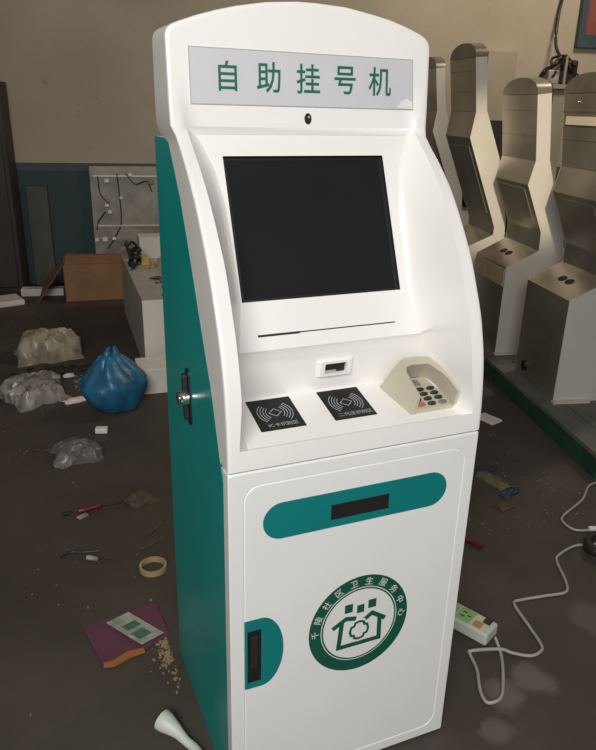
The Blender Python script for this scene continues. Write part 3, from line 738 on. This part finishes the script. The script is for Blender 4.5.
# beige crumpled film, silver bag, plates, shreds
tag(crumple('plastic_film', 'film_beige', -.44, 3.17, .185, .14, .36, 5, .1, curl=.02, edge=.22, cap=.17), 'crumpled beige plastic film heap left of the blue bag', 'plastic film')
tag(crumple('silver_bag', 'film_silver', -.56, 2.56, .14, .17, .20, 11, .35, edge=.28, freq=1.3, cap=.11), 'torn silver plastic bag in front of the beige film heap', 'bag')
mb = MB(); mb.loft([[(-.83 + r_*math.cos(q*PI/12), 2.58 + r_*math.sin(q*PI/12)*.8, z_) for q in range(24)] for r_, z_ in ((.06, .001), (.10, .016), (.105, .018), (.06, .006))], True, True, True)
tag(mb.build('paper_plate', 'foamwhite', smooth=40), 'white paper plate cut by the left edge beside the silver bag', 'plate')
tag(crumple('white_scrap', 'foamwhite', -.36, 2.41, .055, .028, .018, 21, .3, 10, 8), 'narrow white paper scrap in front of the silver bag', 'scrap')
tag(crumple('white_flake', 'foamwhite', -.36, 2.78, .03, .02, .015, 23, .1, 8, 8), 'tiny white flake between the silver bag and the blue bag', 'scrap')
# dark rubbish between film and bag: uncountable bits
mb = MB(); rnd = random.Random(12)
for k in range(60):
    x, y = rnd.gauss(-.43, .09), min(2.96, max(2.80, rnd.gauss(2.88, .05))); s = rnd.uniform(.006, .022)
    mb.box((x, y, .001), (x + s*1.6, y + s, .001 + s*.5), rnd.uniform(0, 3))
tag(mb.build('dark_rubble', 'keydark'), 'dark rubble scattered between the beige film and the silver bag', 'rubble', kind='stuff')
mb = MB()
for k in range(40):
    x, y = max(-.355, rnd.gauss(-.31, .03)), min(2.76, max(2.46, rnd.gauss(2.62, .09))); s = rnd.uniform(.004, .014)
    mb.box((x, y, .001), (x + s*1.8, y + s, .001 + s*.3), rnd.uniform(0, 3))
tag(mb.build('pale_rubble', 'film_silver'), 'pale chips scattered around the silver bag', 'rubble', kind='stuff')
# blue bag
def bag(cx, cy):
    root = thing('blue_plastic_bag', (cx, cy, 0), 'full blue plastic bag with tied handles, beside the white crate', 'bag')
    mb = MB(); loops = []; T = [(0, .085), (.012, .105), (.05, .132), (.10, .153), (.14, .156), (.18, .135), (.22, .105), (.262, .070), (.285, .045)]
    n = 48
    zs = []
    for i in range(len(T)-1):
        for k in range(3): t = k/3; zs.append((T[i][0] + (T[i+1][0]-T[i][0])*t, T[i][1] + (T[i+1][1]-T[i][1])*t))
    zs.append(T[-1])
    for z, r in zs:
        lp = []
        for q in range(n):
            a = q*2*PI/n; f = .07*(z/.29)**1.3*math.sin(9*a + 4*noise.noise(Vector((math.cos(a), math.sin(a), z*5)))) + .10*noise.noise(Vector((math.cos(a)*1.6, math.sin(a)*1.6, z*7))) + .06*abs(noise.noise(Vector((a*3.0, z*10, 2))))*2*(z/.29) + .03*noise.noise(Vector((math.cos(a)*6, math.sin(a)*6, z*30)))
            rr_ = r*(1 + f*1.5); lp.append((cx - .02*(z/.3) + rr_*math.cos(a)*1.02, cy + rr_*math.sin(a)*.8, z + .001))
        loops.append(lp)
    mb.loft(loops, True, True, True); mb.build('bag_body', 'bluebag', root, smooth=50)
    for s in (-1, 1):
        mb = MB(); b0 = Vector((cx - .02, cy, .284)); pts = [b0 + Vector((s*.014, 0, -.03)), b0 + Vector((s*.018, .004*s, -.005)), b0 + Vector((s*.020 + .002, .006*s, .012)), b0 + Vector((s*.017 + .004, .004*s, .030)), b0 + Vector((s*.012 + .010, 0, .042))]
        mb.tube(smooth_path(pts, 5), [.030 - .0011*q for q in range(21)], 8); mb.build('bag_handle', 'bluebag', root, smooth=50)
bag(-.165, 2.25)
# white crate with parts of machines on it
crz = math.radians(-4)
cr = thing('white_crate', (.28, 3.3, 0), 'long pale grey white crate behind the kiosk, machine parts on top', 'crate')
def CR(u, v, z):
    p = Matrix.Rotation(crz, 3, 'Z') @ Vector((u, v, 0)); return Vector((.055 + p.x, 2.68 + p.y, z))
def crbox(mb, u0, v0, z0, u1, v1, z1):
    mb.add([CR(u, v, z) for z in (z0, z1) for u, v in ((u0,v0),(u1,v0),(u1,v1),(u0,v1))], [(3,2,1,0),(4,5,6,7),(0,1,5,4),(1,2,6,5),(2,3,7,6),(3,0,4,7)])
CH = .425
mb = MB(); crbox(mb, 0, .012, 0, .50, 1.30, CH); mb.build('crate_body', 'crate', cr, bevel=.004)
mb = MB(); crbox(mb, 0, 0, 0, .50, .0115, CH); fp_ = mb.build('front_board', 'foamwhite', cr, bevel=.002); fp_['label'] = 'bright white front board'
mb = MB(); mb.box((-.030, 2.36, .001), (.30, 2.56, .14), math.radians(-4)); tag(mb.build('foam_block', 'foamwhite', bevel=.004), 'low white foam block in front of the white crate', 'foam')
def on_crate(name, m, u, v, su, sv, h, label, cat, bevel=.004, group=None):
    mb = MB(); crbox(mb, u, v, CH + .001, u+su, v+sv, CH + .001 + h); return tag(mb.build(name, m, bevel=bevel), label, cat, group)
on_crate('carton', 'foam', .115, 1.10, .26, .16, .15, 'pale carton at the far end of the white crate', 'box')
on_crate('yellow_box', 'yellow', .10, .90, .05, .07, .055, 'small yellow box in front of the pale carton on the crate', 'box')
mb = MB()
for q in range(5):
    pts = [CR(.055 + .04*math.cos(k*.9 + q), .90 + .15*math.sin(k*1.1 + q*1.7), CH + .026 + .03*q*.8 + .012*math.sin(k*2.1)) for k in range(8)]
    mb.tube(smooth_path(pts, 4), .009, 6)
tag(mb.build('wire_coil', 'cable_dark'), 'heap of dark wire at the far left corner of the crate top', 'wire')
for k, (u, v, lab) in enumerate(((.16, .80, 'small brass fitting on the crate nearest the yellow box'), (.215, .86, 'small brass fitting on the crate under the pale carton'), (.26, .78, 'small brass fitting on the crate nearest the kiosk'))):
    mb = MB(); c = CR(u, v, CH + .001); mb.loft([[c + Vector((r_*math.cos(q*PI/6), r_*math.sin(q*PI/6), z_)) for q in range(12)] for r_, z_ in ((.022, 0), (.022, .02), (.012, .025), (.012, .05))], True, True, True)
    tag(mb.build('brass_fitting', 'tape', smooth=30), lab, 'fitting', 'brass fittings on the crate')
for k, (u, v, r_, lab) in enumerate(((.245, .92, .030, 'white round ball beside the pale carton on the crate'), (.235, .64, .028, 'white round ball just behind the red tool on the crate'))):
    mb = MB(); c = CR(u, v, CH + .001); mb.loft([[c + Vector((rr_*r_*math.cos(q*PI/8), rr_*r_*math.sin(q*PI/8), z_*r_)) for q in range(16)] for rr_, z_ in ((.5, 0), (.9, .35), (1, .8), (.9, 1.3), (.5, 1.7))], True, True, True)
    tag(mb.build('white_knob', 'whitecap', smooth=50), lab, 'knob', 'white knobs on the crate')  # loose round white knobs among the machine parts
pl_ = thing('red_pliers', CR(.18, .46, CH + .001), 'pair of red handled pliers on the crate top', 'pliers')
for s in (-1, 1):
    mb = MB(); mb.tube(smooth_path([CR(.16, .47 + s*.006, CH + .014), CR(.21, .47 + s*.03, CH + .014), CR(.30, .47 + s*.035, CH + .014)], 5), [.009]*3 + [.013]*8, 8); mb.build('handle', 'bright_red', pl_, smooth=50)
mb = MB(); mb.tube([CR(.10, .472, CH + .012), CR(.13, .47, CH + .014), CR(.165, .47, CH + .014)], [.004, .010, .012], 8); mb.build('jaw', 'keydark', pl_, smooth=50)
mb = MB()
for k in range(70):
    u, v = rnd.uniform(.10, .36), rnd.uniform(.04, .40); s = rnd.uniform(.005, .018); c = CR(u, v, CH + .001)
    mb.box((c.x, c.y, c.z), (c.x + s*1.5, c.y + s, c.z + s*.6), rnd.uniform(0, 3))
tag(mb.build('metal_scraps', 'steel_lid'), 'small metal scraps scattered on the near end of the crate', 'scraps', kind='stuff')
tag(orient_box('black_bracket', 'cable_dark', *CR(.24, .20, 0).xy, .10, .03, CH + .012, CH + .034, .3, .003), 'black bracket among the metal scraps on the crate', 'bracket')
# smaller floor litter, left
tag(orient_box('white_block', 'foamwhite', -.285, 1.99, .055, .035, .001, .026, -.3, .004), 'small white block on the floor in front of the blue bag', 'block')
tag(crumple('grey_plastic', 'film_grey', -.42, 1.80, .095, .105, .11, 31, .2, edge=.28, freq=1.0, cap=.06), 'crumpled translucent grey plastic on the open floor left of the kiosk', 'plastic')
tag(crumple('brown_rag', 'brownrag', -.228, 1.335, .055, .05, .035, 35, .3, 14, 14), 'small olive brown rag beyond the red screwdriver tip', 'rag')
def screwdriver(p0, p1, p2, r, hm, label):
    root = thing('screwdriver', p0, label, 'screwdriver')
    mb = MB(); P0, P1, P2 = Vector(p0), Vector(p1), Vector(p2); d = (P1-P0)
    mb.tube([P0, P0 + d*.06, P0 + d*.3, P0 + d*.8, P0 + d*.93, P1], [r*.5, r*.95, r, r*.85, r*.95, r*.5], 10); mb.build('handle', hm, root, smooth=50)
    mb = MB(); mb.tube([P1, P1 + (P2-P1)*.9, P2], [r*.28, r*.28, r*.2], 8); mb.build('shaft', 'keydark', root, smooth=50)
screwdriver((-.465, 1.315, .013), (-.375, 1.327, .013), (-.305, 1.325, .011), .011, 'red', 'red handled screwdriver on the floor left of the kiosk')
tag(orient_box('plastic_shard', 'film_silver', -.448, 1.288, .04, .022, .001, .008, .5, .002), 'small clear plastic shard under the red screwdriver handle', 'shard')
tag(orient_box('black_stub', 'cable_dark', -.503, 1.322, .035, .014, .001, .014, .1, .004), 'short black stub left of the red screwdriver', 'stub')
screwdriver((-.465, 1.018, .010), (-.43, .996, .010), (-.372, .962, .008), .0085, 'film_silver', 'slim grey screwdriver on the floor near the tape roll')
mb = MB(); mb.tube(smooth_path([(-.545, 1.055, .004), (-.51, 1.075, .004), (-.47, 1.06, .004), (-.42, 1.05, .004)], 5), .003, 6); tag(mb.build('thin_wire', 'cable_dark'), 'thin dark wire just behind the slim grey screwdriver', 'wire')
# tape roll
mb = MB(); n = 40; RR = ((.045, .001), (.045, .018), (.037, .018), (.037, .001), (.045, .001))
mb.loft([[(-.267 + r_*math.cos(q*2*PI/n), .890 + r_*math.sin(q*2*PI/n), z_) for q in range(n)] for r_, z_ in RR])
tag(mb.build('tape_roll', 'tape', smooth=35), 'yellowish roll of tape on the floor beside the kiosk', 'tape')
# purple sheet with a printed card on it
fo = thing('purple_folder', (-.40, .6, 0), 'purple card folder with an orange edge, lying left of the kiosk', 'folder')
mb = MB(); mb.prism([(-.515, .685, .002), (-.477, .500, .002), (-.365, .530, .002), (-.285, .565, .002), (-.295, .715, .002)], (0, 0, .004)); mb.build('cover', 'purple', fo)
mb = MB(); P_ = [(-.480, .500), (-.45, .493), (-.40, .512), (-.365, .516), (-.365, .531), (-.41, .533), (-.45, .514), (-.476, .512)]
mb.prism([(x, y, .0065) for x, y in P_], (0, 0, .006)); mb.build('torn_edge', 'orange', fo)
pc = thing('printed_leaflet', (-.37, .615, .007), 'pale printed leaflet lying on the purple folder', 'leaflet')
def LQ(s, t): 
    A, B, C_ = Vector((-.449, .668, 0)), Vector((-.380, .692, 0)), Vector((-.369, .544, 0)); 
    return A + (B - A)*s + (C_ - A)*t
mb = MB(); mb.prism([LQ(0,0)+Vector((0,0,.0125)), LQ(1,0)+Vector((0,0,.0125)), LQ(1,1)+Vector((0,0,.0125)), LQ(0,1)+Vector((0,0,.0125))], (0, 0, .0012)); mb.build('sheet', 'paper', pc)
for s0, t0, s1, t1 in ((.2, .3, .8, .5), (.15, .6, .7, .85)):
    mb = MB(); z_ = Vector((0, 0, .0138)); mb.prism([LQ(s0,t0)+z_, LQ(s1,t0)+z_, LQ(s1,t1)+z_, LQ(s0,t1)+z_], (0, 0, .0004)); mb.build('print_block', 'papergreen', pc)
# sawdust at the kiosk's foot
mb = MB(); rnd = random.Random(5)
for k in range(170):
    y = rnd.gauss(.52, .06); x = -.292 - abs(rnd.gauss(0, .022)); s = rnd.uniform(.002, .007)
    mb.box((x-s, y, .0005), (x, y + s*1.4, .0005 + s*.6), rnd.uniform(-.4, .4))
tag(mb.build('sawdust', 'chip'), 'pale sawdust chips along the foot of the teal side', 'sawdust', kind='stuff')
for p0, p1, lab in (((-.285, 1.005), (-.185, 1.050), 'pale wood sliver by the teal side, nearer the tape roll'), ((-.262, 1.075), (-.172, 1.150), 'pale wood sliver by the teal side, farther from the tape roll')):
    a_, b_ = Vector((*p0, .003)), Vector((*p1, .003)); q_ = Vector((-(b_-a_).y, (b_-a_).x, 0)).normalized()*.005
    mb = MB(); mb.prism([a_ - q_, b_ - q_*.6, b_ + q_*.6, a_ + q_], (0, 0, .004)); tag(mb.build('wood_sliver', 'brownrag'), lab, 'wood sliver', 'wood slivers by the kiosk')
# white flared tube end, front left
mb = MB(); P_ = [Vector((-.372, .255, .028)), Vector((-.362, .240, .026)), Vector((-.345, .215, .020)), Vector((-.330, .185, .015)), Vector((-.312, .150, .013)), Vector((-.300, .09, .013))]
mb.tube(smooth_path(P_, 4), [.026, .026, .0255, .025, .024, .022, .020, .018, .016, .014, .013, .012, .011, .011, .011, .011, .011, .011, .011, .011, .011], 14)
tag(mb.build('white_tube', 'whitecap', smooth=50), 'white flared tube end on the floor at the bottom left of the kiosk', 'tube')
# loose specks all over the floor
mb = MB(); rnd = random.Random(31)
for k in range(240):
    x, y = (rnd.uniform(-.8, -.30), rnd.uniform(.1, 4.6)) if k % 2 else (rnd.uniform(.75, 1.45), rnd.uniform(.62, 1.35))
    if k % 2 == 0 and math.hypot(x - .80, y - .65) < .1: continue
    if x < -.25 and 2.4 < y < 3.4: continue
    s = rnd.uniform(.0015, .0045); mb.box((x, y, .0004), (x + s*1.6, y + s, .0004 + s*.5), rnd.uniform(0, 3))
tag(mb.build('floor_specks', 'chip'), 'fine pale specks of dirt scattered over the dark floor', 'dirt', kind='stuff')

# ------------------------------------------------------------------ floor, right side
tag(orient_box('white_tile', 'foamwhite', 1.525, 1.49, .075, .11, .001, .012, .25, .002), 'small white tile on the floor between the kiosk and the green skid', 'tile')
pk = thing('foil_packet', (1.165, .965, 0), 'crumpled olive foil packet with blue ends right of the kiosk door', 'packet')
c_ = crumple('packet_body', 'pack_green', 1.168, .962, .036, .085, .022, 41, .18, 14, 14); c_.parent = pk; c_.matrix_parent_inverse = world(pk).inverted()
for (x, y, r_) in ((1.180, 1.055, .1), (1.170, .875, .35)):
    c_ = crumple('packet_end', 'pack_blue', x, y, .055, .022, .020, int(x*1000) % 17 + 2, r_, 12, 10); c_.parent = pk; c_.matrix_parent_inverse = world(pk).inverted()
tag(crumple('olive_scrap', 'brownrag', 1.08, .80, .035, .032, .022, 47, .2, 10, 10), 'small brown olive scrap in front of the foil packet', 'scrap')
mb = MB(); mb.tube([(.775, .70, .010), (.805, .655, .010), (.834, .597, .010)], .009, 8); tag(mb.build('dark_red_rod', 'red', smooth=50), 'short dark red rod at the right edge of the kiosk', 'rod')
# power strip
ps = thing('power_strip', (.54, .28, 0), 'white extension block with green sockets beside the kiosk foot', 'power strip')
pa, pb = Vector((.578, .212, 0)), Vector((.497, .385, 0)); pd = (pb - pa).normalized(); pq = Vector((pd.y, -pd.x, 0))
FPS = Frame(pa, pd, Vector((-pd.y, pd.x, 0)))
def PS(u, v, z): return pa + pd*u + pq*v + Vector((0, 0, z))
def psq(mb, u0, v0, u1, v1, z0, z1): mb.add([PS(u, v, z) for z in (z0, z1) for u, v in ((u0,v0),(u1,v0),(u1,v1),(u0,v1))], [(3,2,1,0),(4,5,6,7),(0,1,5,4),(1,2,6,5),(2,3,7,6),(3,0,4,7)])
mb = MB(); psq(mb, -.002, -.036, .24, .036, .001, .042); mb.build('case', 'strip_white', ps, bevel=.007, seg=3)
for u in (.062, .112, .162):
    mb = MB(); psq(mb, u, -.028, u + .046, .028, .0415, .0435); so_ = mb.build('socket', 'strip_green', ps, bevel=.001)
    mb = MB()
    for du, dv in ((.012, .0), (.030, -.010), (.030, .010)): psq(mb, u+du-.006, dv-.002, u+du+.006, dv+.002, .0435, .0441)
    mb.build('socket_hole', 'dark', so_)
mb = MB(); psq(mb, .012, .006, .034, .028, .0415, .047); mb.build('switch', 'cable_dark', ps, bevel=.002)
mb = MB(); psq(mb, .026, -.026, .050, -.002, .0415, .047); mb.build('switch', 'switch', ps, bevel=.002)
mb = MB(); psq(mb, .212, -.022, .238, .022, .0438, .075); tag(mb.build('black_plug', 'cable_dark', bevel=.005), 'black plug in the far end of the green socket block', 'plug')
# white cables
CP = [(1.90, .50), (1.60, .51), (1.38, .478), (1.229, .471), (1.149, .488), (1.057, .466), (1.022, .437), (.979, .35), (.938, .301), (.861, .309), (.779, .32), (.743, .313), (.721, .221), (.701, .14), (.679, .119), (.642, .117), (.601, .145), (.574, .164), (.494, .188), (.486, .184), (.469, .128), (.434, .066), (.425, .027), (.447, .019), (.478, .031), (.525, .087), (.567, .150), (.583, .200)]
hz = [.006]*len(CP); hz[-1] = .02; hz[-9] = .006; hz[-10] = .012; hz[-11] = .012
mb = MB(); mb.tube(smooth_path([(x, y, h) for (x, y), h in zip(CP, hz)], 6), .0048, 8); tag(mb.build('power_cable', 'cable', smooth=50), 'white cable looping across the floor from the socket block', 'cable')
CP = [(1.68, .77), (1.60, .805), (1.514, .800), (1.403, .723), (1.256, .661), (1.218, .625), (1.222, .567), (1.282, .544)]
mb = MB(); mb.tube(smooth_path([(x, y, .006) for x, y in CP], 6), .0048, 8); tag(mb.build('thin_white_cable', 'cable', smooth=50), 'short white cable hooking below the green skid at the right edge', 'cable')
mb = MB(); mb.tube(smooth_path([(1.27, .550, .010), (1.30, .540, .010), (1.33, .532, .010)], 4), .010, 8); tag(mb.build('cable_plug', 'foamwhite', smooth=50), 'white plug on the end of the short white cable', 'plug')
# dark ring and cream ring at the right edge
def torus(cx, cy, R, r, z, m, name, label, cat, sq=1.0):
    mb = MB(); n = 36; L_ = []
    for q in range(n):
        a = q*2*PI/n; L_.append([(cx + (R + r*math.cos(b*PI/5))*math.cos(a), cy + (R + r*math.cos(b*PI/5))*math.sin(a)*sq, z + r*math.sin(b*PI/5)) for b in range(10)])
    mb.loft(L_ + [L_[0]]); return tag(mb.build(name, m, smooth=50), label, cat)
torus(1.235, .425, .075, .018, .0295, 'cable_dark', 'black_cable_coil', 'black coiled cable ring at the right edge under the white cable', 'coil', .75)
torus(1.58, .68, .075, .016, .028, 'cable', 'cream_cable_coil', 'cream coiled cable ring cut by the right edge near the skid', 'coil', 1.0)

# ------------------------------------------------------------------ light
def area(name, loc, target, sx, sy, power, col):
    l = bpy.data.lights.new(name, 'AREA'); l.shape = 'RECTANGLE'; l.size = sx; l.size_y = sy; l.energy = power; l.color = col
    o = bpy.data.objects.new(name, l); COL.objects.link(o); o.location = loc
    o.rotation_euler = (Vector(target) - Vector(loc)).to_track_quat('-Z', 'Y').to_euler(); return o
area('roof_window_light', (-1.5, -2.5, 2.75), (0.0, .3, 1.15), 1.9, 1.2, 127, (1.0, .985, .955))
area('back_wall_fill', (3.6, 2.2, 3.7), (2.9, 4.8, 1.5), 1.0, .6, 62, (1.0, .86, .68))  # added unseen fill that warms and brightens the right of the back wall
def spot(name, loc, target, power, ang, col, blend=.4, r=.05):
    l = bpy.data.lights.new(name, 'SPOT'); l.energy = power; l.spot_size = math.radians(ang); l.spot_blend = blend; l.color = col; l.shadow_soft_size = r
    o = bpy.data.objects.new(name, l); COL.objects.link(o); o.location = loc
    o.rotation_euler = (Vector(target) - Vector(loc)).to_track_quat('-Z', 'Y').to_euler(); return o
spot('sun_shaft_spot', (-1.2, -2.4, 3.3), (2.10, 2.12, 1.24), 1500, 10.5, (1.0, .85, .62), .6)  # added spot standing in for a shaft of sun on the terminals
w = bpy.data.worlds.new('daylight'); S.world = w; w.use_nodes = True
bg = w.node_tree.nodes['Background']; bg.inputs[0].default_value = (.92, .96, 1.0, 1); bg.inputs[1].default_value = .36

# ------------------------------------------------------------------ camera
cam = bpy.data.cameras.new('camera'); co = bpy.data.objects.new('camera', cam); COL.objects.link(co); S.camera = co
pit, rol, yaw = -.3695, -.0236, -.3993
R3 = Matrix.Rotation(yaw, 3, 'Z') @ Matrix.Rotation(pit, 3, 'X') @ Matrix.Rotation(rol, 3, 'Y')
X, Y, Z = R3.col[0], R3.col[1], R3.col[2]
Rm = Matrix((X, Z, -Y)).transposed().to_4x4()
co.matrix_world = Matrix.Translation((-.581, -1.0469, 1.4388)) @ Rm
cam.sensor_fit = 'HORIZONTAL'; cam.sensor_width = 36; cam.lens = 36*694.2/596; cam.clip_start = .05
S.view_settings.view_transform = 'Standard'; S.view_settings.look = 'None'; S.view_settings.gamma = 1
S.view_settings.use_curve_mapping = False; S.view_settings.exposure = 0.0
